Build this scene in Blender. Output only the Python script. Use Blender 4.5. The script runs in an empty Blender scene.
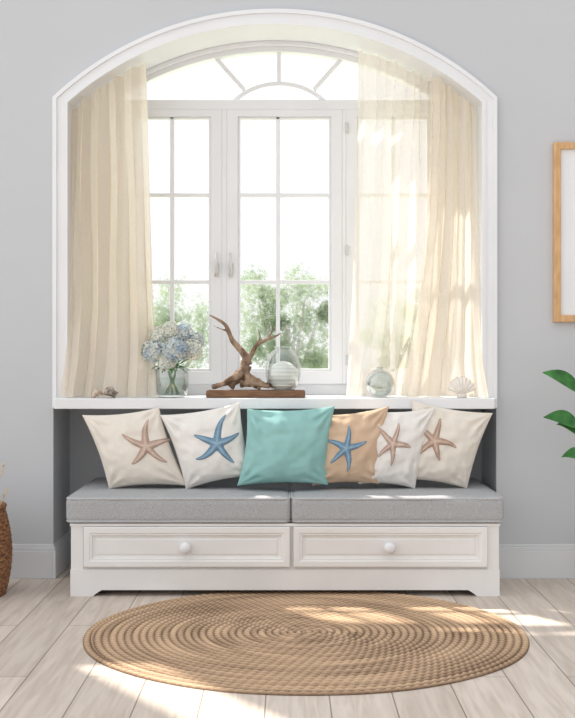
import bpy, bmesh, math, random
from mathutils import Vector, noise
random.seed(4)
ZOOM=False
S=bpy.context.scene
COL=S.collection
F=1219.0; CD=5.97; H=1.118
def W(px,py,y):
    D=y+CD
    return Vector(((px-287.5)*D/F, y, H+(350-py)*D/F))
def X(px,y=0.0): return (px-287.5)*(y+CD)/F
def Z(py,y=0.0): return H+(350-py)*(y+CD)/F
def lin(c):
    return tuple([((v/255)/12.92 if v/255<=0.04045 else ((v/255+0.055)/1.055)**2.4) for v in c])+(1,)
# ------------------------------------------------------------ materials
def mat(name,c1,c2=None,rough=.6,scale=8,bump=0.0,bscale=150,stretch=(1,1,1),metal=0,transl=0.0,alpha=1.0,detail=4,spec=.4,attr=None):
    m=bpy.data.materials.new(name); m.use_nodes=True
    nt=m.node_tree; N=nt.nodes; L=nt.links; N.clear()
    out=N.new('ShaderNodeOutputMaterial'); p=N.new('ShaderNodeBsdfPrincipled')
    p.inputs['Roughness'].default_value=rough; p.inputs['Metallic'].default_value=metal
    p.inputs['Specular IOR Level'].default_value=spec
    tc=N.new('ShaderNodeTexCoord'); mp=N.new('ShaderNodeMapping'); mp.inputs['Scale'].default_value=stretch
    L.new(tc.outputs['Object'],mp.inputs['Vector'])
    nz=N.new('ShaderNodeTexNoise'); nz.inputs['Scale'].default_value=scale; nz.inputs['Detail'].default_value=detail
    L.new(mp.outputs['Vector'],nz.inputs['Vector'])
    cr=N.new('ShaderNodeValToRGB'); cr.color_ramp.elements[0].position=.35; cr.color_ramp.elements[1].position=.65
    cr.color_ramp.elements[0].color=lin(c1); cr.color_ramp.elements[1].color=lin(c2 or c1)
    if attr:
        a=N.new('ShaderNodeAttribute'); a.attribute_name=attr
        cr.color_ramp.elements[0].position=0; cr.color_ramp.elements[1].position=1
        ad=N.new('ShaderNodeMath'); ad.operation='MULTIPLY_ADD'; ad.inputs[1].default_value=.5
        L.new(nz.outputs['Fac'],ad.inputs[0])
        sb=N.new('ShaderNodeMath'); sb.operation='SUBTRACT'; sb.inputs[1].default_value=.25
        L.new(a.outputs['Fac'],ad.inputs[2]); L.new(ad.outputs[0],sb.inputs[0]); L.new(sb.outputs[0],cr.inputs['Fac'])
    else: L.new(nz.outputs['Fac'],cr.inputs['Fac'])
    L.new(cr.outputs['Color'],p.inputs['Base Color'])
    sh=p.outputs[0]
    if bump>0:
        n2=N.new('ShaderNodeTexNoise'); n2.inputs['Scale'].default_value=bscale; n2.inputs['Detail'].default_value=3
        L.new(mp.outputs['Vector'],n2.inputs['Vector'])
        b=N.new('ShaderNodeBump'); b.inputs['Strength'].default_value=bump; b.inputs['Distance'].default_value=.003
        L.new(n2.outputs['Fac'],b.inputs['Height']); L.new(b.outputs['Normal'],p.inputs['Normal'])
    if transl>0:
        t=N.new('ShaderNodeBsdfTranslucent'); L.new(cr.outputs['Color'],t.inputs['Color'])
        mx=N.new('ShaderNodeMixShader'); mx.inputs[0].default_value=transl
        L.new(sh,mx.inputs[1]); L.new(t.outputs[0],mx.inputs[2]); sh=mx.outputs[0]
    if alpha<1:
        t=N.new('ShaderNodeBsdfTransparent'); mx=N.new('ShaderNodeMixShader'); mx.inputs[0].default_value=alpha
        L.new(t.outputs[0],mx.inputs[1]); L.new(sh,mx.inputs[2]); sh=mx.outputs[0]
    L.new(sh,out.inputs['Surface'])
    return m
def glassmat(name,lo=.05,hi=.5,tint=(1,1,1,1),rough=.02,pw=3.0):
    m=bpy.data.materials.new(name); m.use_nodes=True
    nt=m.node_tree; N=nt.nodes; L=nt.links; N.clear()
    out=N.new('ShaderNodeOutputMaterial'); t=N.new('ShaderNodeBsdfTransparent'); t.inputs[0].default_value=tint
    g=N.new('ShaderNodeBsdfGlossy'); g.inputs['Roughness'].default_value=rough
    lw=N.new('ShaderNodeLayerWeight'); lw.inputs['Blend'].default_value=.5
    pwn=N.new('ShaderNodeMath'); pwn.operation='POWER'; pwn.inputs[1].default_value=pw
    L.new(lw.outputs['Facing'],pwn.inputs[0])
    mr=N.new('ShaderNodeMapRange'); mr.inputs['To Min'].default_value=lo; mr.inputs['To Max'].default_value=hi
    L.new(pwn.outputs[0],mr.inputs['Value'])
    mx=N.new('ShaderNodeMixShader'); L.new(mr.outputs[0],mx.inputs[0]); L.new(t.outputs[0],mx.inputs[1]); L.new(g.outputs[0],mx.inputs[2])
    L.new(mx.outputs[0],out.inputs['Surface']); return m

M_wall=mat('wall_paint',(194,197,201),(197,200,204),rough=.85,scale=1.5,bump=.08,bscale=300)
M_white=mat('white_paint',(228,230,233),(232,234,237),rough=.45,scale=3)
M_base=mat('baseboard_paint',(214,216,219),(218,220,223),rough=.5,scale=3)
M_bench=mat('bench_paint',(226,225,224),(232,231,230),rough=.45,scale=4)
M_cush=mat('grey_weave',(158,160,163),(188,189,191),rough=.95,scale=260,bump=.5,bscale=600,detail=2)
M_pipe=mat('grey_piping',(172,174,176),(184,185,187),rough=.9,scale=100)
M_curt=mat('cream_linen',(243,234,220),(248,241,229),rough=.9,scale=160,transl=.55,bump=.1,bscale=500,alpha=.88)
M_sheer=mat('sheer_voile',(247,240,227),(251,245,234),rough=.9,scale=120,transl=.45,alpha=.60)
M_glass=glassmat('window_glass',.01,.2,pw=5)
M_clear=glassmat('clear_glass',.08,.85,(.95,.97,.965,1),pw=2.0)
M_water=glassmat('water',.02,.2,(.93,.97,.94,1))
M_metal=mat('handle_metal',(210,210,210),(220,220,220),rough=.35,metal=.3)
M_oak=mat('light_oak',(196,154,108),(214,174,128),rough=.55,scale=12,stretch=(6,6,1),bump=.1)
M_mat=mat('paper_mat',(226,229,231),(230,233,235),rough=.8,scale=4)
M_drift=mat('driftwood',(98,76,60),(166,142,120),rough=.85,scale=36,stretch=(1,1,.4),bump=.8,bscale=120)
M_board=mat('walnut_board',(106,76,54),(134,100,72),rough=.6,scale=14,stretch=(1,8,8),bump=.1)
M_rope=mat('rattan',(110,76,52),(160,116,80),rough=.8,scale=60,bump=.4)
M_stem=mat('green_stem',(80,120,60),(110,150,80),rough=.5,scale=20)
M_leaf=mat('green_leaf',(40,96,44),(74,140,66),rough=.4,scale=14,transl=.15)
M_shell=mat('shell_white',(222,214,204),(236,230,222),rough=.45,scale=40)
M_shelld=mat('shell_grey',(104,94,88),(196,182,166),rough=.45,scale=70)
M_shellt=mat('shell_tan',(178,158,140),(216,200,184),rough=.45,scale=60)
M_cer=mat('ribbed_ceramic',(236,234,230),(242,240,237),rough=.6,scale=20)
M_tree=mat('hazed_tree_leaf',(156,174,148),(196,208,184),rough=.9,scale=1.5,transl=.4,alpha=.31,spec=.0)  # greens paled and made part-transparent to imitate outdoor haze
M_trunk=mat('hazed_bark',(170,162,150),(190,182,170),rough=.9,scale=10,alpha=.3)  # trunk made see-through to carry the same painted haze
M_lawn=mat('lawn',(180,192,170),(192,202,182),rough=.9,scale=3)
M_pot=mat('clay_pot',(210,200,190),(220,212,204),rough=.7,scale=9)
M_soil=mat('soil',(60,45,35),(80,62,48),rough=.95,scale=40)
M_pampas=mat('dried_grass',(200,180,150),(225,208,182),rough=.9,scale=40)
M_print=mat('blank_print',(222,225,227),(228,230,232),rough=.8,scale=4)

# ------------------------------------------------------------ mesh helpers
WL={}
def mk(name,verts,faces,m=None,parent=None,smooth=False,origin=None):
    vs=[Vector(v) for v in verts]
    if origin is None:
        lo=[min(v[i] for v in vs) for i in range(3)]; hi=[max(v[i] for v in vs) for i in range(3)]
        origin=Vector(((lo[0]+hi[0])/2,(lo[1]+hi[1])/2,lo[2]))
    me=bpy.data.meshes.new(name); me.from_pydata([v-origin for v in vs],[],faces)
    bm=bmesh.new(); bm.from_mesh(me); bmesh.ops.recalc_face_normals(bm,faces=bm.faces); bm.to_mesh(me); bm.free()
    if smooth:
        for p in me.polygons: p.use_smooth=True
    if m: me.materials.append(m)
    ob=bpy.data.objects.new(name,me); COL.objects.link(ob)
    WL[ob.name]=origin
    if parent: ob.parent=parent; ob.location=origin-WL[parent.name]
    else: ob.location=origin
    return ob
def empty(name,loc,parent=None):
    e=bpy.data.objects.new(name,None); e.empty_display_size=.1; COL.objects.link(e)
    WL[e.name]=Vector(loc)
    if parent: e.parent=parent; e.location=Vector(loc)-WL[parent.name]
    else: e.location=loc
    return e
def tag(ob,label,cat,group=None):
    ob['label']=label; ob['category']=cat
    if group: ob['group']=group
    return ob
def struct(ob,label=None,cat=None):
    ob['kind']='structure'
    if label: ob['label']=label
    if cat: ob['category']=cat
    return ob
class G:
    def __init__(s): s.v=[]; s.f=[]
    def add(s,vs,fs):
        o=len(s.v); s.v+= [Vector(v) for v in vs]; s.f+=[tuple(i+o for i in f) for f in fs]; return s
    def box(s,x0,x1,y0,y1,z0,z1):
        return s.add([(x0,y0,z0),(x1,y0,z0),(x1,y1,z0),(x0,y1,z0),(x0,y0,z1),(x1,y0,z1),(x1,y1,z1),(x0,y1,z1)],
          [(0,3,2,1),(4,5,6,7),(0,1,5,4),(1,2,6,5),(2,3,7,6),(3,0,4,7)])
    def bar(s,p,q,w,y0,y1):
        d=Vector((q[0]-p[0],q[1]-p[1])); d.normalize(); n=Vector((-d[1],d[0]))*w/2
        c=[(p[0]+n[0],p[1]+n[1]),(q[0]+n[0],q[1]+n[1]),(q[0]-n[0],q[1]-n[1]),(p[0]-n[0],p[1]-n[1])]
        return s.add([(a,y0,b) for a,b in c]+[(a,y1,b) for a,b in c],[(0,1,2,3),(7,6,5,4),(0,4,5,1),(1,5,6,2),(2,6,7,3),(3,7,4,0)])
    def ring(s,o,i,y0,y1,closed=False):
        n=len(o); vs=[]
        for k in range(n):
            vs+=[(o[k][0],y0,o[k][1]),(i[k][0],y0,i[k][1]),(o[k][0],y1,o[k][1]),(i[k][0],y1,i[k][1])]
        fs=[]
        for k in range(n if closed else n-1):
            a=4*k; b=4*((k+1)%n)
            fs+=[(a,b,b+1,a+1),(a+2,a+3,b+3,b+2),(a,a+2,b+2,b),(a+1,b+1,b+3,a+3)]
        if not closed:
            fs+=[(0,1,3,2),(4*n-4,4*n-2,4*n-1,4*n-3)]
        return s.add(vs,fs)
    def tube(s,pts,rad,n=10,cap=True,bumpy=0,seed=0):
        pts=[Vector(p) for p in pts]; vs=[]; fs=[]
        up=Vector((0,0,1)) if abs((pts[1]-pts[0]).normalized().z)<.9 else Vector((1,0,0))
        for k,p in enumerate(pts):
            t=(pts[min(k+1,len(pts)-1)]-pts[max(k-1,0)]).normalized()
            a=t.cross(up).normalized(); b=t.cross(a).normalized()
            r=rad[k] if hasattr(rad,'__len__') else rad
            for j in range(n):
                an=2*math.pi*j/n; rr=r
                if bumpy: rr*=1+bumpy*noise.noise(Vector((math.cos(an)*1.3+seed,math.sin(an)*1.3,k*.45)))
                vs.append(p+a*math.cos(an)*rr+b*math.sin(an)*rr)
        for k in range(len(pts)-1):
            for j in range(n):
                fs.append((k*n+j,k*n+(j+1)%n,(k+1)*n+(j+1)%n,(k+1)*n+j))
        if cap: fs+=[tuple(range(n))[::-1],tuple((len(pts)-1)*n+j for j in range(n))]
        return s.add(vs,fs)
    def lathe(s,prof,c,n=32,axis='Z'):
        vs=[];fs=[]
        for r,h in prof:
            for j in range(n):
                a=2*math.pi*j/n
                if axis=='Z': vs.append((c[0]+r*math.cos(a),c[1]+r*math.sin(a),c[2]+h))
                else: vs.append((c[0]+r*math.cos(a),c[1]+h,c[2]+r*math.sin(a)))
        for k in range(len(prof)-1):
            for j in range(n): fs.append((k*n+j,k*n+(j+1)%n,(k+1)*n+(j+1)%n,(k+1)*n+j))
        if prof[0][0]>1e-5: fs.append(tuple(range(n))[::-1])
        if prof[-1][0]>1e-5: fs.append(tuple((len(prof)-1)*n+j for j in range(n)))
        return s.add(vs,fs)
    def out(s,name,m,parent=None,smooth=False,origin=None): return mk(name,s.v,s.f,m,parent,smooth,origin)
def bev(ob,w,seg=2):
    b=ob.modifiers.new('bevel','BEVEL'); b.width=w; b.segments=seg; b.limit_method='ANGLE'; b.angle_limit=.7
    return ob
def interp(pts,t):
    for (a,b),(c,d) in zip(pts,pts[1:]):
        if t<=c: 
            k=(t-a)/(c-a) if c>a else 0
            k=max(0,k)
            return b+(d-b)*k
    return pts[-1][1]
def spline(pts,n=8):
    pts=[Vector(p) for p in pts]; out=[]
    P=[pts[0]*2-pts[1]]+pts+[pts[-1]*2-pts[-2]]
    for i in range(1,len(P)-2):
        for k in range(n):
            t=k/n; a,b,c,d=P[i-1],P[i],P[i+1],P[i+2]
            out.append(.5*((2*b)+(c-a)*t+(2*a-5*b+4*c-d)*t*t+(3*b-a-3*c+d)*t**3))
    out.append(pts[-1]); return out

# ------------------------------------------------------------ room shell
XC=-.062
def outline(hw,zs,zp,zb,n=48):
    s=zp-zs; R=(hw*hw+s*s)/(2*s); zc=zp-R; a0=math.asin(hw/R)
    pts=[(XC-hw,zb)]
    for k in range(n+1):
        a=-a0+2*a0*k/n; pts.append((XC+R*math.sin(a),zc+R*math.cos(a)))
    pts.append((XC+hw,zb)); return pts
HWO,ZSO,ZPO=1.085,Z(98),Z(10)
HWI,ZSI,ZPI=1.012,Z(103),Z(25)
sI=ZPI-ZSI; RI=(HWI**2+sI**2)/(2*sI); ZCI=ZPI-RI
def liningz(x,off=0): 
    d=min(abs(x-XC),HWI-.001); return ZCI+math.sqrt((RI-off)**2-d*d)
ZS=.885
WH=5.0
XW=-1.62
o=outline(HWO,ZSO,ZPO,0)
n=len(o); outer=[(XW,0)]+[(XW+(4.5-XW)*k/(n-3),WH) for k in range(n-2)]+[(4.5,0)]
g=G().ring(outer,o,0,.45)
# unseen tall opening, added to let a strip of sun onto the floor
g.box(-4.5,-1.97,0,.10,0,WH).box(-1.97,XW,0,.10,0,2.76).box(-1.97,XW,0,.10,4.7,WH)
wb=g.out('wall_back',M_wall); struct(wb,'pale grey painted wall with an arched window niche','wall')
g=G().box(-1.3,1.2,.45,.56,0,.855); struct(g.out('wall_niche',M_wall),'grey painted wall inside the bench niche','wall')
# floor
fm=bpy.data.materials.new('whitewashed_planks'); fm.use_nodes=True
nt=fm.node_tree;N=nt.nodes;L=nt.links; p=N['Principled BSDF']; p.inputs['Roughness'].default_value=.5; p.inputs['Specular IOR Level'].default_value=.3
tc=N.new('ShaderNodeTexCoord'); mp=N.new('ShaderNodeMapping'); mp.inputs['Rotation'].default_value=(0,0,math.pi/2); mp.inputs['Location'].default_value=(.3,.07,0)
L.new(tc.outputs['Object'],mp.inputs['Vector'])
br=N.new('ShaderNodeTexBrick'); br.inputs['Scale'].default_value=1; br.inputs['Brick Width'].default_value=2.1; br.inputs['Row Height'].default_value=.205
br.inputs['Mortar Size'].default_value=.0024; br.inputs['Mortar Smooth'].default_value=.1; br.offset=.37
br.inputs['Color1'].default_value=lin((220,208,197)); br.inputs['Color2'].default_value=lin((204,192,181)); br.inputs['Mortar'].default_value=lin((146,132,120))
L.new(mp.outputs[0],br.inputs['Vector'])
m2=N.new('ShaderNodeMapping'); m2.inputs['Scale'].default_value=(14,1,1); L.new(tc.outputs['Object'],m2.inputs['Vector'])
nz=N.new('ShaderNodeTexNoise'); nz.inputs['Scale'].default_value=2.3; nz.inputs['Detail'].default_value=9; nz.inputs['Distortion'].default_value=.9; L.new(m2.outputs[0],nz.inputs['Vector'])
rp=N.new('ShaderNodeValToRGB'); rp.color_ramp.elements[0].position=.28; rp.color_ramp.elements[1].position=.62
rp.color_ramp.elements[0].color=(.76,.73,.70,1); rp.color_ramp.elements[1].color=(1,1,1,1); L.new(nz.outputs['Fac'],rp.inputs['Fac'])
mx=N.new('ShaderNodeMix'); mx.data_type='RGBA'; mx.blend_type='MULTIPLY'; mx.inputs[0].default_value=1
L.new(br.outputs['Color'],mx.inputs[6]); L.new(rp.outputs[0],mx.inputs[7]); L.new(mx.outputs[2],p.inputs['Base Color'])
g=G().box(-4.5,4.5,-7,.45,-.05,0); struct(g.out('floor',fm,origin=Vector((0,0,0))),'whitewashed wooden plank floor','floor')

def baseb(x0,x1):
    return G().box(x0,x1,-.014,0,0,.135).box(x0,x1,-.010,0,.135,.155).box(x0,x1,-.005,0,.155,.168)
struct(bev(baseb(-4.5,XC-HWO).out('baseboard_left',M_base),.003),'white painted skirting board','baseboard')
struct(bev(baseb(XC+HWO,4.5).out('baseboard_right',M_base),.003),'white painted skirting board','baseboard')
xa=XC-HWO; xb=XC+HWO
g=G().box(xa,xa+.014,-.014,.45,0,.135).box(xa,xa+.010,-.010,.45,.135,.155).box(xa,xa+.005,-.005,.45,.155,.168)
struct(bev(g.out('baseboard_niche_left',M_base),.003),'white skirting board turning into the niche','baseboard')
g=G().box(xb-.014,xb,-.014,.45,0,.135).box(xb-.010,xb,-.010,.45,.135,.155).box(xb-.005,xb,-.005,.45,.155,.168)
struct(bev(g.out('baseboard_niche_right',M_base),.003),'white skirting board turning into the niche','baseboard')
# arched lining and architrave
g=G().ring(outline(HWO,ZSO,ZPO,ZS),outline(HWI,ZSI,ZPI,ZS),-.016,.45)
g.ring(outline(HWO,ZSO,ZPO,ZS),outline(HWO-.02,ZSO-.006,ZPO-.02,ZS),-.026,-.016)
g.ring(outline(HWI+.018,ZSI+.006,ZPI+.018,ZS),outline(HWI,ZSI,ZPI,ZS),-.021,-.016)
struct(g.out('trim_1',M_white),'white painted arched window surround','window trim')
# sill
g=G().box(xa,xb,-.03,.45,ZS-.052,ZS).box(xa+.02,xb-.022,-.09,-.03,ZS-.052,ZS)
struct(bev(g.out('trim_2',M_white),.005,3),'deep white painted window sill shelf','window sill')

# ------------------------------------------------------------ window
wy=.33
win=empty('window_1',(XC,wy,ZS)); struct(win,'white arched casement window with a fanlight','window')
zt0,zt1=Z(110,wy),Z(100,wy)
zb0=ZS; zb1=Z(384,wy)
g=G()
g.ring(outline(HWI,ZSI,ZPI,zb0),outline(HWI-.05,ZSI-.012,ZPI-.05,zb0),wy,wy+.07)
g.ring(outline(HWI,ZSI,ZPI,zb0),outline(HWI-.022,ZSI-.005,ZPI-.022,zb0),wy-.03,wy)
xl,xr=X(122,wy),X(440,wy)
g.box(XC-HWI+.04,xl,wy,wy+.07,zb0,zt1); g.box(xr,XC+HWI-.04,wy,wy+.07,zb0,zt1)
g.box(xl,xr,wy+.001,wy+.069,zb0,zb1); g.box(XC-HWI+.045,XC+HWI-.045,wy-.006,wy+.069,zt0,zt1)
g.box(X(222,wy),X(227,wy),wy-.012,wy+.069,zb1,zt0); g.box(X(342,wy),X(346,wy),wy-.012,wy+.069,zb1,zt0)
bev(g.out('frame',M_white,win),.003)
g=G()
fx=279; R=.36
cx=X(fx,wy); cz=Z(81,wy)-R
a0=math.acos((Z(101,wy)-cz)/R)
oo=[(cx+R*math.sin(-a0+2*a0*k/24),cz+R*math.cos(-a0+2*a0*k/24)) for k in range(25)]
ii=[(cx+(R-.02)*math.sin(-a0+2*a0*k/24),cz+(R-.02)*math.cos(-a0+2*a0*k/24)) for k in range(25)]
g.ring(oo,ii,wy+.015,wy+.05)
def fb(x1,y1,x2,y2): g.bar((X(x1,wy),Z(y1,wy)),(X(x2,wy),Z(y2,wy)),.02,wy+.016,wy+.048)
fb(279,47,279,84); fb(213,54,244,89); fb(345,54,314,89)
g.out('fanlight_muntins',M_white,win)
gg=G(); oo=outline(HWI-.04,ZSI-.01,ZPI-.04,zt1-.005)
gg.add([(x,wy+.033,z) for x,z in oo],[tuple(range(len(oo)))]); gg.out('fanlight_glass',M_glass,win)
def sash(x0,x1,gx0,gx1,mx_,handle):
    zs0,zs1=zb1,zt0; gz0,gz1=Z(371,wy),Z(117,wy)
    e=empty('sash',(X((x0+x1)/2,wy),wy,zs0),win)
    g=G(); a,b=X(x0,wy),X(x1,wy); c,d=X(gx0,wy),X(gx1,wy); y0,y1=wy-.014,wy+.045
    g.ring([(a,zs0),(a,zs1),(b,zs1),(b,zs0)],[(c,gz0),(c,gz1),(d,gz1),(d,gz0)],y0,y1,True)
    e1=.012
    g.ring([(c,gz0),(c,gz1),(d,gz1),(d,gz0)],[(c+e1,gz0+e1),(c+e1,gz1-e1),(d-e1,gz1-e1),(d-e1,gz0+e1)],y0+.012,y1-.01,True)
    g.box(X(mx_-2,wy),X(mx_+2,wy),y0+.012,y1-.012,gz0,gz1)
    for py in (195,282): g.box(c,d,y0+.013,y1-.013,Z(py+1.9,wy),Z(py-1.9,wy))
    bev(g.out('sash_frame',M_white,e),.0025)
    mk('glass',[(c,wy+.02,gz0),(d,wy+.02,gz0),(d,wy+.02,gz1),(c,wy+.02,gz1)],[(0,1,2,3)],M_glass,e)
    if handle:
        hx=X(handle,wy); hz=Z(270,wy)
        g=G().box(hx-.010,hx+.010,y0-.008,y0,hz-.035,hz+.035)
        g.tube([(hx,y0-.004,hz),(hx,y0-.035,hz)],.008,10)
        g.tube([(hx,y0-.035,hz-.02),(hx,y0-.036,hz+.04),(hx,y0-.034,hz+.085)],[.009,.008,.006],10)
        g.out('handle',M_metal,e,True)
sash(122,222,133,211,172,217); sash(227,342,238,331,278,231); sash(346,440,357,429,393,None)
for hz in (128,250,360):
    g=G().tube([W(347,hz-5,wy-.02),W(347,hz+5,wy-.02)],.006,8); g.out('hinge',M_metal,win,True)

# ------------------------------------------------------------ exterior
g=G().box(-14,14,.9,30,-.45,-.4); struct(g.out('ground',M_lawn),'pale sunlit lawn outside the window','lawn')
def tree(px,top,wpx,y,lab,seed,nl=4500):
    random.seed(seed)
    x=X(px,y); zt=Z(top,y); rw=wpx/2*(y+CD)/F; zc=(zt+.2)/2+.1; rz=zt-zc
    e=empty('tree',(x,y,-.4)); tag(e,lab,'tree')
    g=G(); g.tube([(x,y,-.4),(x+.03,y,.4),(x-.02,y,zc)],[.09,.07,.04],8)
    for k in range(5):
        a=k*1.3; g.tube([(x,y,.3),(x+.5*rw*math.cos(a),y+.5*rw*math.sin(a),zc+.3*rz)],[.04,.015],6)
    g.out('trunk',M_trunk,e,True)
    cl=[]
    for k in range(60):
        while True:
            q=Vector((random.uniform(-1,1),random.uniform(-1,1),random.uniform(-1,1)))
            if q.length<1: break
        cl.append((Vector((x+q.x*rw*.88,y+q.y*rw*.6,zc+q.z*rz*.9*(1-.30*abs(q.x)))),random.uniform(.10,.26)*rw))
    g=G()
    for k in range(nl):
        c,r=random.choice(cl)
        d=Vector([random.gauss(0,1) for _ in range(3)]).normalized()*r*random.uniform(.5,1.25)
        p=c+d; a=Vector([random.gauss(0,1) for _ in range(3)]).normalized(); b=a.cross(Vector([random.gauss(0,1) for _ in range(3)])).normalized()
        s=random.uniform(.03,.055)
        g.add([p-a*s,p+b*s*.5,p+a*s,p-b*s*.5],[(0,1,2,3)])
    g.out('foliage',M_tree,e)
tree(165,276,160,8.5,'pale green leafy tree with haze painted into its colour','1',7500)
tree(288,243,140,9.0,'taller tree with airy crown, its green paled to imitate haze','22',9500)
tree(412,285,120,11.0,'haze-paled green garden shrub behind the curtain','3',7000)

# ------------------------------------------------------------ curtains
def sst(a,b,t):
    t=max(0,min(1,(t-a)/(b-a))); return t*t*(3-2*t)
def curtain(name,Lp,Rp,y0,y1,nf,a0,a1,m,edge,label,seed,nu=260,nv=90,wl=0,warp=.07):
    vs=[];fs=[]
    for j in range(nv+1):
        v=j/nv
        for i in range(nu+1):
            u=i/nu; py=50+350*v
            yc=y0+(y1-y0)*v
            if edge=='L': yc-=.05*(1-sst(.08,.28,u))*sst(.55,.95,v)
            if edge=='R': yc-=.05*sst(.72,.92,u)*sst(.55,.95,v)
            w=u+warp*noise.noise(Vector((u*3+seed,v*1.9,3)))+.25*wl*u*(1-u)
            ph=2*math.pi*nf*w+.9*v
            amp=(a0+(a1-a0)*v)*(.8+1.2*noise.noise(Vector((u*4,seed,v*1.6))))
            edgef=min(1,min(u,1-u)*12+.25)
            top=math.exp(-v*9)
            sn=math.sin(ph); 
            yy=yc+edgef*(amp*(sn+.22*math.sin(2*ph+seed+v*2.5))+.008*top*math.sin(ph*2.7+seed)+.006*noise.noise(Vector((u*14+seed,v*5,2))))
            px=interp(Lp,py)*(1-u)+interp(Rp,py)*u
            x=X(px,yc)+amp*.30*math.sin(2*ph)*edgef
            xt=X(interp(Lp,50)*(1-u)+interp(Rp,50)*u,y0)
            zt=liningz(xt,.012)+.004*math.sin(ph*1.5)
            zb=ZS+.003+.004*(1+math.sin(ph+1))*.5
            z=zt+(zb-zt)*v
            vs.append((x,yy,z))
    for j in range(nv):
        for i in range(nu):
            a=j*(nu+1)+i; fs.append((a,a+1,a+nu+2,a+nu+1))
    ob=mk(name,vs,fs,m,None,True); tag(ob,label,'curtain'); 
    return ob
curtain('curtain',[(50,71.5),(150,71.5),(300,69),(360,65),(400,59)],[(50,146),(130,148),(250,152),(400,156)],.095,.0,4.6,.032,.034,M_curt,'L',
  'cream linen curtain hanging in soft folds beside flower vase',1.3)
curtain('curtain',[(50,430),(100,431),(200,428),(300,419),(400,402)],[(50,476),(300,479),(360,482),(400,488)],.09,.0,3.6,.024,.032,M_curt,'R',
  'cream linen curtain hanging in folds above scallop shell',5.1)
curtain('sheer_curtain',[(50,358),(100,358),(200,356),(300,352),(400,346)],[(50,438),(200,438),(300,432),(400,416)],.20,.12,4.4,.030,.030,M_sheer,'',
  'translucent cream sheer curtain with the window showing through',9.7,wl=-1.2)

# ------------------------------------------------------------ bench
y0=-.43
bx0,bx1=-.984,.961
bench=empty('window_bench',((bx0+bx1)/2,0,0)); tag(bench,'white painted storage bench with two panelled drawers','bench')
g=G(); g.box(bx0+.006,bx1-.006,y0+.012,.43,.03,.322)
g.box(bx0-.004,bx1+.004,y0-.006,.43,.318,.33)
g.box(bx0,bx0+.055,y0,y0+.02,.12,.318); g.box(bx1-.055,bx1,y0,y0+.02,.12,.318); g.box(bx0+.05,bx1-.05,y0+.004,y0+.02,.12,.318)
st=[(bx0-.002,0),(bx0+.10,0),(bx0+.115,.012),(bx0+.14,.028),(bx1-.14,.028),(bx1-.115,.012),(bx1-.10,0),(bx1+.002,0)]
g.ring([(a,.122) for a,b in st],st,y0-.006,y0+.02)
g.box(bx0-.002,bx0+.02,y0+.02,.43,0,.122); g.box(bx1-.02,bx1+.002,y0+.02,.43,0,.122)
g.out('body',M_bench,bench)
def drawer(px0,px1,kx):
    x0=(px0-287.5)/220; x1=(px1-287.5)/220; z0,z1=.133,.316
    prof=[(0,.0),(0,-.014),(.004,-.018),(.026,-.018),(.032,-.014),(.038,-.014),(.042,-.006),(.052,-.004),(.060,-.008)]
    vs=[];fs=[]
    for ins,dy in prof:
        vs+=[(x0+ins,y0+dy,z0+ins),(x1-ins,y0+dy,z0+ins),(x1-ins,y0+dy,z1-ins),(x0+ins,y0+dy,z1-ins)]
    for k in range(len(prof)-1):
        for j in range(4): fs.append((4*k+j,4*k+(j+1)%4,4*k+4+(j+1)%4,4*k+4+j))
    fs.append(tuple(4*(len(prof)-1)+j for j in range(4)))
    d=mk('drawer',vs,fs,M_bench,bench)
    kxx=(kx-287.5)/220
    pr=[(0,-.052),(.012,-.051),(.021,-.046),(.027,-.036),(.026,-.026),(.018,-.018),(.011,-.013),(.011,-.006),(.016,-.004),(.016,.0),(0,0)]
    G().lathe(pr,(kxx,y0-.008+.004,.224),28,'Y').out('knob',M_white,d,True)
drawer(84,290,186); drawer(293.5,487,389)

def rbox(c,h,r,n,crown,wob=0,seed=0):
    vs=[];fs=[];idx={}
    nx,ny,nz=n
    def pt(i,j,k):
        key=(i,j,k)
        if key in idx: return idx[key]
        def cr(i,nn,hh):
            t=-1+2*i/nn; return hh*t
        q=Vector((cr(i,nx,h[0]),cr(j,ny,h[1]),cr(k,nz,h[2])))
        inn=Vector([max(-(h[a]-r),min(h[a]-r,q[a])) for a in range(3)])
        d=q-inn
        if d.length>1e-9: 
            s=max(abs(d.x),abs(d.y),abs(d.z))
            q=inn+d.normalized()*s if s>0 else q
        u,v=q.x/h[0],q.y/h[1]
        cz=crown*max(0,1-abs(u)**4)*max(0,1-abs(v)**4)*(1 if q.z>0 else 0)
        q.z+=cz
        if wob: 
            q.y+=wob*noise.noise(Vector((q.x*5+seed,q.z*3,1)))*(1 if abs(v)>.8 else .2); q.z+=wob*.5*noise.noise(Vector((q.x*6+seed,q.y*6,2)))*(1 if q.z>0 else 0)
        idx[key]=len(vs); vs.append(Vector(c)+q); return idx[key]
    for i in range(nx):
        for j in range(ny):
            for k in (0,nz): fs.append((pt(i,j,k),pt(i+1,j,k),pt(i+1,j+1,k),pt(i,j+1,k)))
    for i in range(nx):
        for k in range(nz):
            for j in (0,ny): fs.append((pt(i,j,k),pt(i+1,j,k),pt(i+1,j,k+1),pt(i,j,k+1)))
    for j in range(ny):
        for k in range(nz):
            for i in (0,nx): fs.append((pt(i,j,k),pt(i,j+1,k),pt(i,j+1,k+1),pt(i,j,k+1)))
    return vs,fs
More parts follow.
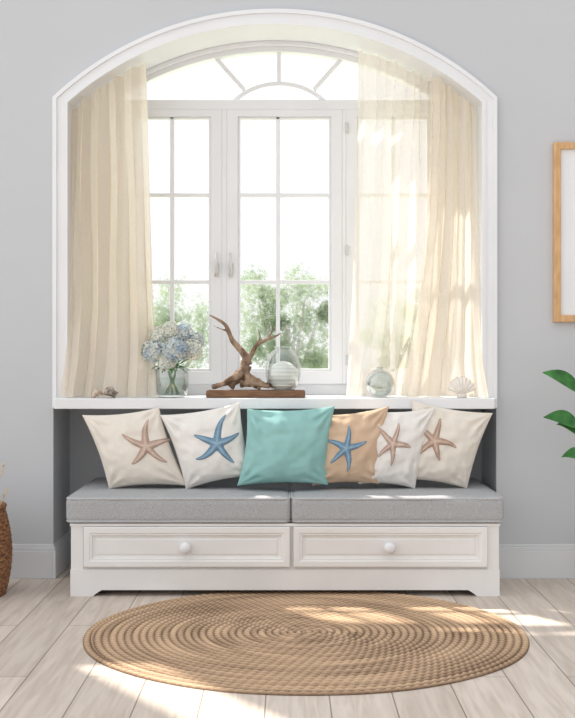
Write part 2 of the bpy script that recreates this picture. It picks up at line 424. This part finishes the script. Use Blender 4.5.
def seat(x0,x1,seed):
    cy0,cy1=-.445,.425
    c=((x0+x1)/2,(cy0+cy1)/2,.3915); h=((x1-x0)/2,(cy1-cy0)/2,.0585)
    vs,fs=rbox(c,h,.024,(70,40,10),.008,.006,seed)
    ob=mk('seat_cushion',vs,fs,M_cush,None,True); tag(ob,'grey woven box seat cushion on the white bench','cushion','bench seat cushions')
    for zz in (.332+.008,.442):
        e=.004; r=.035
        pts=[]
        for (ax,ay,s) in ((x0+r,cy0+r,180),(x1-r,cy0+r,270),(x1-r,cy1-r,0),(x0+r,cy1-r,90)):
            for k in range(7):
                a=math.radians(s+15*k); pts.append((ax+(r-e)*math.cos(a),ay+(r-e)*math.sin(a),zz))
        pts.append(pts[0]); G().tube(pts,.0055,8).out('piping',M_pipe,ob,True)
seat(-1.007,.0145,1); seat(.0165,.984,5)

# ------------------------------------------------------------ pillows
def cloth(name,a,b): return mat(name,a,b,rough=.95,scale=9,bump=.5,bscale=420)
def starmat(name,a,b):
    return mat(name,a,b,rough=.95,scale=120,bump=.5,bscale=260,detail=2,spec=.1,attr='tone')
PM={'cream':cloth('cream_cotton',(226,218,207),(232,225,215)),'white':cloth('white_cotton',(228,225,220),(235,232,228)),
 'teal':cloth('teal_cotton',(142,188,185),(152,198,195)),'tan':cloth('tan_cotton',(204,176,150),(214,188,162))}
SM={'tan':starmat('star_tan',(150,120,106),(218,198,184)),'blue':starmat('star_blue',(62,100,132),(156,184,202)),'rust':starmat('star_brown',(146,114,98),(212,188,172))}
def pillow(cor,yb,yt,T,col,star,label,seed,pinch=.08):
    TL,TR,BR,BL=cor
    P=[W(TL[0],TL[1],yt),W(TR[0],TR[1],yt),W(BR[0],BR[1],yb),W(BL[0],BL[1],yb)]
    nrm=((P[1]-P[0]).cross(P[3]-P[0])).normalized()
    if nrm.y>0: nrm=-nrm
    def surf(u,v,side,off=0):
        uu=u*(1-pinch*(1-v*v)); vv=v*(1-pinch*(1-u*u))
        s=(uu+1)/2; t=(vv+1)/2
        base=(P[3]*(1-s)+P[2]*s)*(1-t)+(P[0]*(1-s)+P[1]*s)*t
        e=max(0,(1-u*u))*max(0,(1-v*v))
        th=T*e**.5*(1-.22*v)
        wr=.012*noise.noise(Vector((u*2.6+seed,v*2.6,side)))+.006*noise.noise(Vector((u*6+seed,v*6,side)))
        ang=math.atan2(1-abs(v),1-abs(u)); rr=math.hypot(1-abs(v),1-abs(u))
        wr+=.010*math.sin(ang*11+seed*2+(u>0)*1.7+(v>0)*2.1)*math.exp(-((rr-.35)/.25)**2)
        th+=wr*min(1,e*5)
        base.z-=.012*e
        q=base+nrm*(th*side+off)
        q.z=max(q.z,.4505)
        return q
    n=48; vs=[];fs=[]
    for side in (1,-1):
        for j in range(n+1):
            for i in range(n+1):
                u=math.sin((-1+2*i/n)*math.pi/2); v=math.sin((-1+2*j/n)*math.pi/2)
                vs.append(surf(u,v,side))
    m_=(n+1)**2
    for j in range(n):
        for i in range(n):
            a=j*(n+1)+i; fs.append((a,a+1,a+n+2,a+n+1)); fs.append((m_+a,m_+a+n+1,m_+a+n+2,m_+a+1))
    me_ob=mk('throw_pillow',vs,fs,PM[col],None,True)
    bm=bmesh.new(); bm.from_mesh(me_ob.data); bmesh.ops.remove_doubles(bm,verts=bm.verts,dist=.0004); bmesh.ops.recalc_face_normals(bm,faces=bm.faces); bm.to_mesh(me_ob.data); bm.free()
    tag(me_ob,label,'pillow','throw pillows on the bench')
    if star:
        sc,cu,cv,rot,r=star
        vs=[];fs=[];at=[];na=200;nr=24
        # five tapered, slightly curled arms around a small disc
        vs.append(surf(cu,cv,1,.008)); at.append(.7)
        for k in range(1,nr+1):
            for a in range(na):
                t=2*math.pi*a/na
                x_=t*5/(2*math.pi); arm=int(x_+.5)%5; ph=x_%1; d=min(ph,1-ph)*2
                al=r*(1+.10*math.sin(arm*2.1+seed))
                dm=d*math.pi/5
                # arm of half width wd tapering to a rounded tip
                w0=.20*r
                rad=min(al, w0/max(math.sin(dm),1e-3)*(1-.30*min(1,dm*3))) if dm>0 else al
                rad=al if dm<1e-4 else (al**-3+(w0*.80/math.sin(dm))**-3)**(-1/3)
                rad*=1-.12*(1-d)*0
                q=k/nr; rr_=rad*q
                an=t+rot+.22*(rr_/r)**2*math.sin(arm*1.9+seed)
                # taper towards the tip: squeeze angular offset as radius grows
                off=(ph if ph<.5 else ph-1)*2*math.pi/5
                sq=1-.55*min(1,rr_/al)**1.2
                an-=off*(1-sq)
                ridge=math.exp(-(rr_*abs(math.sin(off))/(.05*r+1e-6))**2)
                vs.append(surf(cu+rr_*math.sin(an),cv+rr_*math.cos(an),1,.002+.006*(1-q**3)))
                dots=.5+.5*math.sin(rr_/r*34)*math.cos(off*rr_/r*60)
                at.append(max(0,min(1,.28+.42*ridge+.3*dots*(1-q*.5)-.15*(q>.93))))
        for a in range(na): fs.append((0,1+a,1+(a+1)%na))
        for k in range(nr-1):
            for a in range(na):
                b=1+k*na; fs.append((b+a,b+(a+1)%na,b+na+(a+1)%na,b+na+a))
        s=mk('starfish_motif',vs,fs,SM[sc],me_ob,True)
        A=s.data.attributes.new('tone','FLOAT','POINT'); A.data.foreach_set('value',at)
        s['label']='%s starfish motif'%('blue' if sc=='blue' else 'sandy brown')
YB=-.145; YT=-.115
pillow([(82,415),(159,407),(188,486),(109,489)],YB,YT,.085,'cream',('tan',.42,.10,.15,.66),'cream pillow with a sandy brown starfish',1)
pillow([(160,415),(240,402),(254,476),(186,490)],YB-.012,YT-.015,.085,'white',('blue',.26,.08,.25,.72),'white pillow with a blue starfish',2)
pillow([(412,400),(493,413),(467,489),(402,480)],YB+.015,YT+.01,.075,'cream',('rust',-.36,.14,.2,.62),'cream pillow with a brown starfish at the end',6)
pillow([(366,411),(436,407),(415,489),(358,484)],YB-.02,YT-.03,.070,'white',('tan',-.12,.18,.35,.62),'slim white pillow with a sandy brown starfish',5)
pillow([(318,415),(389,406),(379,484),(312,486)],YB-.035,YT-.05,.072,'tan',('blue',-.14,.08,.2,.66),'tan pillow with a blue starfish',4)
pillow([(247,409),(335,406),(328,485),(237,486)],YB-.065,YT-.08,.088,'teal',None,'plain teal cotton throw pillow',3)

# ------------------------------------------------------------ rug
def rug():
    R=.868; c=Vector((.071,-1.165,0)); coils=30; nr=coils*8; na=960; w=R/coils
    vs=[(c.x,c.y,.012)];fs=[];at=[.6]
    for k in range(1,nr+1):
        for a in range(na):
            t=2*math.pi*a/na
            r0=R*k/nr
            s=(r0/w - a/na)
            fr=s%1.0 if k<nr-6 else (r0/w)%1.0
            if k>=nr-8 : fr=((k-(nr-8))/8.0)
            coil=math.floor(s)
            prof=math.sin(math.pi*fr)**.6 if 0<fr<1 else 0
            L_=(coil+.5)*w*t
            br=math.sin(2*math.pi*L_/.034+ (fr-.5)*5.0+coil*1.7) 
            h=.004+.007*prof*(.66+.34*br)
            tone=.46*prof+.40*(br*.5+.5)*prof+.40*noise.noise(Vector((coil*1.9,t*1.5,0)))+.03  # groove shade put into the colour: tone drops between coils and strands
            rr=r0*(1+.002*math.sin(9*t))
            if k==nr: h=.001
            vs.append((c.x+rr*math.cos(t),c.y+rr*math.sin(t),h)); at.append(max(0,min(1,tone)))
    for a in range(na): fs.append((0,1+a,1+(a+1)%na))
    for k in range(nr-1):
        b=1+k*na
        for a in range(na): fs.append((b+a,b+(a+1)%na,b+na+(a+1)%na,b+na+a))
    m=mat('braided_jute',(92,67,49),(214,182,149),rough=.9,scale=110,attr='tone',bump=.4,bscale=300)
    me=bpy.data.meshes.new('rug'); me.from_pydata([Vector(v)-c for v in vs],[],fs)
    A=me.attributes.new('tone','FLOAT','POINT'); A.data.foreach_set('value',at)
    for p in me.polygons: p.use_smooth=True
    me.materials.append(m); ob=bpy.data.objects.new('rug',me); ob.location=c; COL.objects.link(ob)
    tag(ob,'round braided natural jute rug on the plank floor','rug')
rug()

# ------------------------------------------------------------ objects on sill
vy=.03; vc=W(172,397,vy); vc.z=ZS
vase=empty('glass_vase',vc); tag(vase,'clear glass vase holding hydrangeas on the sill','vase')
pr=[(0,.003),(.060,.002),(.070,.006),(.078,.03),(.082,.07),(.082,.11),(.078,.14),(.074,.15),(.072,.15),(.076,.138),(.078,.11),(.078,.07),(.074,.03),(.066,.012),(0,.010)]
G().lathe(pr,vc,40).out('vase_body',M_clear,vase,True)
G().lathe([(0,.012),(.064,.013),(.072,.03),(.076,.07),(.077,.095),(0,.095)],vc,40).out('water',M_water,vase,True)
M_pet=mat('hydrangea_petals',(146,174,202),(246,243,222),rough=.7,scale=30,attr='tone',transl=.2)
def bloom(name,c,r,tone0,parent,seed):
    random.seed(seed); vs=[];fs=[];at=[]
    G0=G().lathe([(0,-r*.8),(r*.5,-r*.6),(r*.8,0),(r*.55,r*.55),(0,r*.8)],c,14)
    vs=list(G0.v); fs=list(G0.f); at=[tone0*.4]*len(vs)
    N_=90
    for k in range(N_):
        z=1-2*(k+.5)/N_; a=k*2.39996; s=math.sqrt(1-z*z)
        d=Vector((s*math.cos(a),s*math.sin(a),z)); 
        if d.z<-.75: continue
        p=Vector(c)+d*r*random.uniform(.86,1.1)
        t=d.orthogonal().normalized(); b=d.cross(t); rot=random.uniform(0,6.28); fs_=r*.27
        tone=max(0,min(1,tone0+random.uniform(-.3,.3)))
        for q in range(4):
            an=rot+q*math.pi/2; e=t*math.cos(an)+b*math.sin(an); f=t*math.cos(an+math.pi/2)+b*math.sin(an+math.pi/2)
            o=len(vs)
            vs+=[p-d*r*.05,p+e*fs_*.55+f*fs_*.5+d*.002,p+e*fs_*1.15+d*r*.09,p+e*fs_*.55-f*fs_*.5+d*.002]
            fs.append((o,o+1,o+2,o+3)); at+=[tone*.5,tone,min(1,tone+.15),tone]
    me=mk(name,vs,fs,M_pet,parent,False)
    A=me.data.attributes.new('tone','FLOAT','POINT'); A.data.foreach_set('value',at)
def leaf(g,base,tip,w,sag=.0,up=Vector((0,0,1)),n=8):
    base=Vector(base);tip=Vector(tip); d=(tip-base); s=d.cross(up).normalized(); nn=s.cross(d).normalized()
    vs=[];fs=[]
    for k in range(n+1):
        t=k/n; wd=w*math.sin(math.pi*(t**.8))**.9 if 0<t<1 else 0.0005
        c=base+d*t+Vector((0,0,-sag*t*t+sag*.5*math.sin(math.pi*t)))
        vs+=[c-s*wd+nn*wd*.25,c,c+s*wd+nn*wd*.25]
    for k in range(n):
        a=3*k; fs+=[(a,a+1,a+4,a+3),(a+1,a+2,a+5,a+4)]
    g.add(vs,fs)
heads=[(154,352,.0,.6,.056),(175,350,-.04,.42,.058),(190,351,.03,.85,.054),(160,337,.04,.9,.052),(182,334,.06,.5,.052),(150,344,.10,.45,.046),(195,341,.11,.6,.044),(167,363,-.03,.9,.042),(170,331,.03,.95,.044)]
for k,(px,py,dy,tn,r) in enumerate(heads):
    c=W(px,py,vy+dy-.03)
    e=empty('hydrangea',(vc.x,vc.y,ZS+.015)); tag(e,'blue and white hydrangea bloom standing in the glass vase' if tn<.62 else 'creamy white hydrangea bloom standing in the glass vase','flower','hydrangeas in the glass vase')
    a=k*.8; bs=Vector((vc.x+.035*math.cos(a),vc.y+.035*math.sin(a),ZS+.016)); mid=Vector((vc.x-.02*math.cos(a),vc.y-.02*math.sin(a),ZS+.13))
    G().tube(spline([bs,mid,c-Vector((0,0,r*.6))],5),.0032,7).out('stem',M_stem,e,True)
    g=G(); q=Vector((c.x-vc.x,c.y-vc.y,0)); q=q.normalized() if q.length>.001 else Vector((0,-1,0))
    leaf(g,mid+Vector((0,0,.01)),mid+q*.085+Vector((0,-.02,.025-.012*(k%3))),.022,.02)
    g.out('leaf',M_leaf,e,True)
    bloom('bloom',c,r,tn,e,k+20)

# driftwood board
dy0=.03
g=G().box(X(207,dy0),X(305,dy0),-.045,.115,ZS+.0005,ZS+.036)
bd=bev(g.out('wooden_board',M_board),.006,3); tag(bd,'dark brown wooden display board on the sill','board')
zb=ZS+.036
g=G()
def br(pts,r0,r1,seed,b=.35,n=7):
    sp=spline([W(*p) for p in pts],n); m_=len(sp)
    g.tube(sp,[r0+(r1-r0)*(k/(m_-1))**.8 for k in range(m_)],12,True,b,seed)
br([(212,387,.03),(224,384,.02),(238,380,.03),(256,383,.035),(274,386,.03),(279,387,.03)],.012,.010,1,.6)
br([(228,385,.03),(238,377,.035),(247,368,.03),(245,356,.03),(238,347,.035),(231,338,.04),(226,326,.04),(217,319,.045),(209,315,.05)],.030,.004,2,.4)
br([(262,386,.02),(250,379,.02),(244,369,.028),(246,358,.03)],.026,.018,3,.5)
br([(245,364,.03),(252,354,.03),(257,345,.02),(266,340,.015),(276,336,.01),(281,333,.01)],.016,.003,4,.4)
br([(256,346,.02),(260,338,.03),(258,329,.035)],.008,.003,5,.3)
br([(268,339,.015),(273,330,.02),(272,326,.02)],.006,.002,6,.3)
br([(228,331,.04),(221,329,.03),(214,326,.02)],.006,.002,7,.3)
br([(218,386,.01),(230,380,.0),(243,372,.01)],.010,.02,8,.5)
br([(240,384,.0),(256,384,-.005),(270,387,-.01)],.018,.009,9,.5)
br([(224,384,.07),(236,376,.06),(245,368,.04)],.012,.02,10,.5)
dw=g.out('driftwood',M_drift,None,True); rm=dw.modifiers.new('remesh','REMESH'); rm.mode='VOXEL'; rm.voxel_size=.0035; rm.use_smooth_shade=True
tag(dw,'gnarled branching driftwood sculpture on the wooden board','driftwood')
lo=min(v.z for v in g.v); dw.location.z+= (zb-.002)-lo

# ribbed white ball in a round glass jar
cc=W(283,389,.04); cc.z=zb
e=empty('glass_jar',cc); tag(e,'round clear glass jar holding a ribbed white ball','ornament')
pr=[(0,0),(.045,0)]
for k in range(70):
    t=k/69; a=-1.05+2.4*t; r=.074*math.cos(a); pr.append((max(r,.001)+.0022*math.sin(2*math.pi*t*9),.066+.074*math.sin(a)+.002))
pr+=[(0,.142)]
G().lathe(pr,cc,40).out('ribbed_ball',M_cer,e,True)
pr=[(.052,0.001),(.066,.012),(.080,.04),(.087,.08),(.085,.12),(.074,.16),(.056,.188),(.040,.200),(.038,.206),(.044,.212),(.041,.214),(.035,.206),(.037,.198),(.053,.185),(.071,.158),(.082,.12),(.084,.08),(.077,.04)]
G().lathe(pr,cc,44).out('glass_body',M_clear,e,True)

# glass ball
gc=W(380,397,-.02); gc.z=ZS+.0705
g=G(); pr=[]
for k in range(21):
    a=-math.pi/2+math.pi*.9*k/20; pr.append((.070*math.cos(a),.070*math.sin(a)))
pr+=[(.016,.068),(.018,.076),(.014,.080),(.011,.074)]
pr+=[(.064*math.cos(a),.064*math.sin(a)) for a in [-math.pi/2+math.pi*.9*k/20 for k in range(20,-1,-1)]]
M_orb=glassmat('orb_glass',.12,.9,(.90,.93,.92,1),pw=1.6)
gb=g.lathe(pr,gc,44).out('glass_float',M_orb,None,True); tag(gb,'round clear glass float resting on the sill','ornament')

# scallop shell
def scallop(px,y,w,h,lab):
    b=W(px,396,y); b.z=ZS; vs=[];fs=[]; nr,na=20,130
    for side in (1,-1):
        for k in range(nr+1):
            for a in range(na+1):
                t=-1.3+2.6*a/na; q=k/nr
                rr=q*(1-.10*abs(math.sin(t))**3)*(1+.03*math.cos(22*t)*q)
                x=math.sin(t)*rr*w/2*1.05; z=math.cos(t)*rr*h*.85+.016
                dome=math.sin(math.pi*q**.8)*.022*(1-(t/1.6)**2)
                rib=.0035*math.cos(22*t)*q
                yy=-side*(dome)-rib
                vs.append(b+Vector((x,yy+.3*z,z)))
    m_=(nr+1)*(na+1)
    for k in range(nr):
        for a in range(na):
            i=k*(na+1)+a; fs.append((i,i+1,i+na+2,i+na+1)); fs.append((m_+i,m_+i+na+1,m_+i+na+2,m_+i+1))
    g=G(); g.v=vs; g.f=fs
    g.box(b.x-.022,b.x+.022,b.y-.012,b.y+.014,ZS+.001,ZS+.022)
    ob=g.out('seashell',M_shell,None,True); tag(ob,lab,'seashell')
scallop(462,-.055,.150,.105,'white ribbed scallop shell standing on the sill')
def snail(px,y,R_,lab,m,elong=1.3,yaw=.5,turns=4):
    g=G(); n=turns*26; pts=[];rad=[]
    ax=Vector((math.cos(yaw),math.sin(yaw)*.6,.18)).normalized(); e1=ax.cross(Vector((0,0,1))).normalized(); e2=ax.cross(e1)
    b=W(px,396,y); b.z=ZS+R_
    for k in range(n+1):
        t=2*math.pi*turns*k/n; gr=math.exp(.17*(t-2*math.pi*turns))
        q=e1*math.cos(t)*R_*.48*gr+e2*math.sin(t)*R_*.48*gr+ax*elong*R_*1.5*(1-gr)-ax*R_*.5
        pts.append(b+q); rad.append(max(.001,R_*.56*gr*(1+.08*math.cos(t*7))))
    g.tube(pts,rad,16)
    ob=g.out('seashell',m,None,True)
    lo=min(v.z for v in g.v); ob.location.z+=ZS+.0005-lo
    tag(ob,lab,'seashell')
snail(94,-.058,.036,'small pale tan spiral snail shell on the sill',M_shellt,.5,2.6)
snail(113,-.052,.046,'dark banded spiral sea snail shell on the sill',M_shelld,.7,.3)

# ------------------------------------------------------------ picture frame
fx0,fx1=X(554,-.03),X(554,-.03)+.66; fz0,fz1=Z(322,-.03),Z(142,-.03)
pf=empty('picture_frame',((fx0+fx1)/2,-.015,fz0)); tag(pf,'light oak framed picture with pale blank mat','picture frame')
w_=.034
bev(G().ring([(fx0,fz0),(fx0,fz1),(fx1,fz1),(fx1,fz0)],[(fx0+w_,fz0+w_),(fx0+w_,fz1-w_),(fx1-w_,fz1-w_),(fx1-w_,fz0+w_)],-.03,0,True).out('frame',M_oak,pf),.003)
G().box(fx0+w_,fx1-w_,-.014,-.002,fz0+w_,fz1-w_).out('mat_board',M_mat,pf)
G().box(fx0+w_+.1,fx1-w_-.1,-.016,-.014,fz0+w_+.12,fz1-w_-.12).out('print',M_print,pf)

# ------------------------------------------------------------ potted plant
pc=Vector((1.66,-.30,0)); pl=empty('potted_plant',pc); tag(pl,'broad-leaved green houseplant in a clay pot','plant')
G().lathe([(0,0),(.12,0),(.15,.02),(.18,.3),(.19,.34),(.175,.34),(.165,.30),(0,.30)],pc,40).out('pot',M_pot,pl,True)
G().lathe([(0,.302),(.162,.302),(.15,.315),(0,.32)],pc,30).out('soil',M_soil,pl,True)
PL=[((582,394),(542,366),.042),((580,428),(543,411),.042),((579,436),(556,418),.026),((582,459),(561,451),.034),((592,384),(583,330),.04),((600,400),(640,370),.04),((600,440),(650,430),.045)]
for k,(b,t,w) in enumerate(PL):
    B=W(b[0],b[1],-.30); T_=W(t[0],t[1],-.34+.02*k)
    st=pc+Vector((.03*math.cos(k*2),.03*math.sin(k*2),.31))
    G().tube(spline([st,st*.5+B*.5+Vector((.03,0,.06)),B],6),.005,7).out('stem',M_stem,pl,True)
    g=G(); leaf(g,B,T_,w,.03,Vector((.2,-.8,.6)),12); g.out('leaf',M_leaf,pl,True)

# ------------------------------------------------------------ basket
bc=Vector((-1.475,-.40,0)); bk=empty('wicker_basket',bc); tag(bk,'brown woven wicker basket holding dried grass','basket')
vs=[];fs=[];rows=26;na=120
def brad(t): return .165+.045*math.sin(math.pi*(t*.8+.12))
for k in range(rows*4+1):
    t=k/(rows*4)
    for a in range(na):
        th=2*math.pi*a/na; row=k//4
        r=brad(t)+.006*math.sin(th*20+math.pi*row)*math.sin(math.pi*(k%4)/4+.2)+.003*math.cos(k*math.pi/2)
        vs.append((bc.x+r*math.cos(th),bc.y+r*math.sin(th),.002+.40*t))
for k in range(rows*4):
    for a in range(na): fs.append((k*na+a,k*na+(a+1)%na,(k+1)*na+(a+1)%na,(k+1)*na+a))
fs.append(tuple(range(na))[::-1])
ob=mk('basket_body',vs,fs,M_rope,bk,True)
pts=[bc+Vector((brad(1)*math.cos(a),brad(1)*math.sin(a),.404)) for a in [2*math.pi*k/60 for k in range(61)]]
G().tube(pts,.012,10).out('rim',M_rope,bk,True)
random.seed(8)
for k in range(7):
    a=k*.9; B=bc+Vector((.05*math.cos(a),.05*math.sin(a),.02)); tip=bc+Vector((.24*math.cos(a+.0),.05*math.sin(a),.50+.05*(k%3)))
    if k==0: tip=W(9,487,-.4)
    if k==1: tip=W(5,462,-.42)
    e=empty('dried_grass',B); tag(e,'pale dried grass stem standing in the basket','dried grass','dried grasses in the basket')
    sp=spline([B,B*.4+tip*.6+Vector((0,0,.05)),tip],8)
    G().tube(sp,.0022,6).out('stem',M_pampas,e,True)
    g=G()
    for q in range(40):
        t=random.random()*.3+.7; c=sp[min(len(sp)-1,int(t*(len(sp)-1)))]; d=Vector((random.gauss(0,1),random.gauss(0,1),random.uniform(.3,1.5))).normalized()*.028
        s=Vector((.001,.001,0)); g.add([c-s,c+s,c+d],[(0,1,2)])
    g.out('plume',M_pampas,e)

# ------------------------------------------------------------ light
wd=bpy.data.worlds.new('sky'); S.world=wd; wd.use_nodes=True
N=wd.node_tree.nodes; L=wd.node_tree.links
bgn=N['Background']; bgn.inputs[0].default_value=(.985,.99,1.0,1)
tc=N.new('ShaderNodeTexCoord'); dt=N.new('ShaderNodeVectorMath'); dt.operation='DOT_PRODUCT'; dt.inputs[1].default_value=(-.50,.05,.30)
L.new(tc.outputs['Generated'],dt.inputs[0]); ad=N.new('ShaderNodeMath'); ad.operation='ADD'; ad.inputs[1].default_value=1.0
L.new(dt.outputs['Value'],ad.inputs[0]); L.new(ad.outputs[0],bgn.inputs[1])
sd=bpy.data.lights.new('sun','SUN'); sd.energy=7.5; sd.angle=math.radians(1.2); sd.color=(1,.93,.83)
so=bpy.data.objects.new('sun',sd); COL.objects.link(so)
so.rotation_euler=Vector((.42,-.60,-1)).to_track_quat('-Z','Y').to_euler(); so.location=(-2,3,5)
# camera
cd=bpy.data.cameras.new('camera'); cam=bpy.data.objects.new('camera',cd); COL.objects.link(cam)
cam.location=(0,-CD,H); cam.rotation_euler=(math.pi/2,0,0)
cd.sensor_fit='HORIZONTAL'; cd.sensor_width=36; cd.lens=F/575*36; cd.shift_y=-9/575
S.camera=cam
S.view_settings.view_transform='Standard'
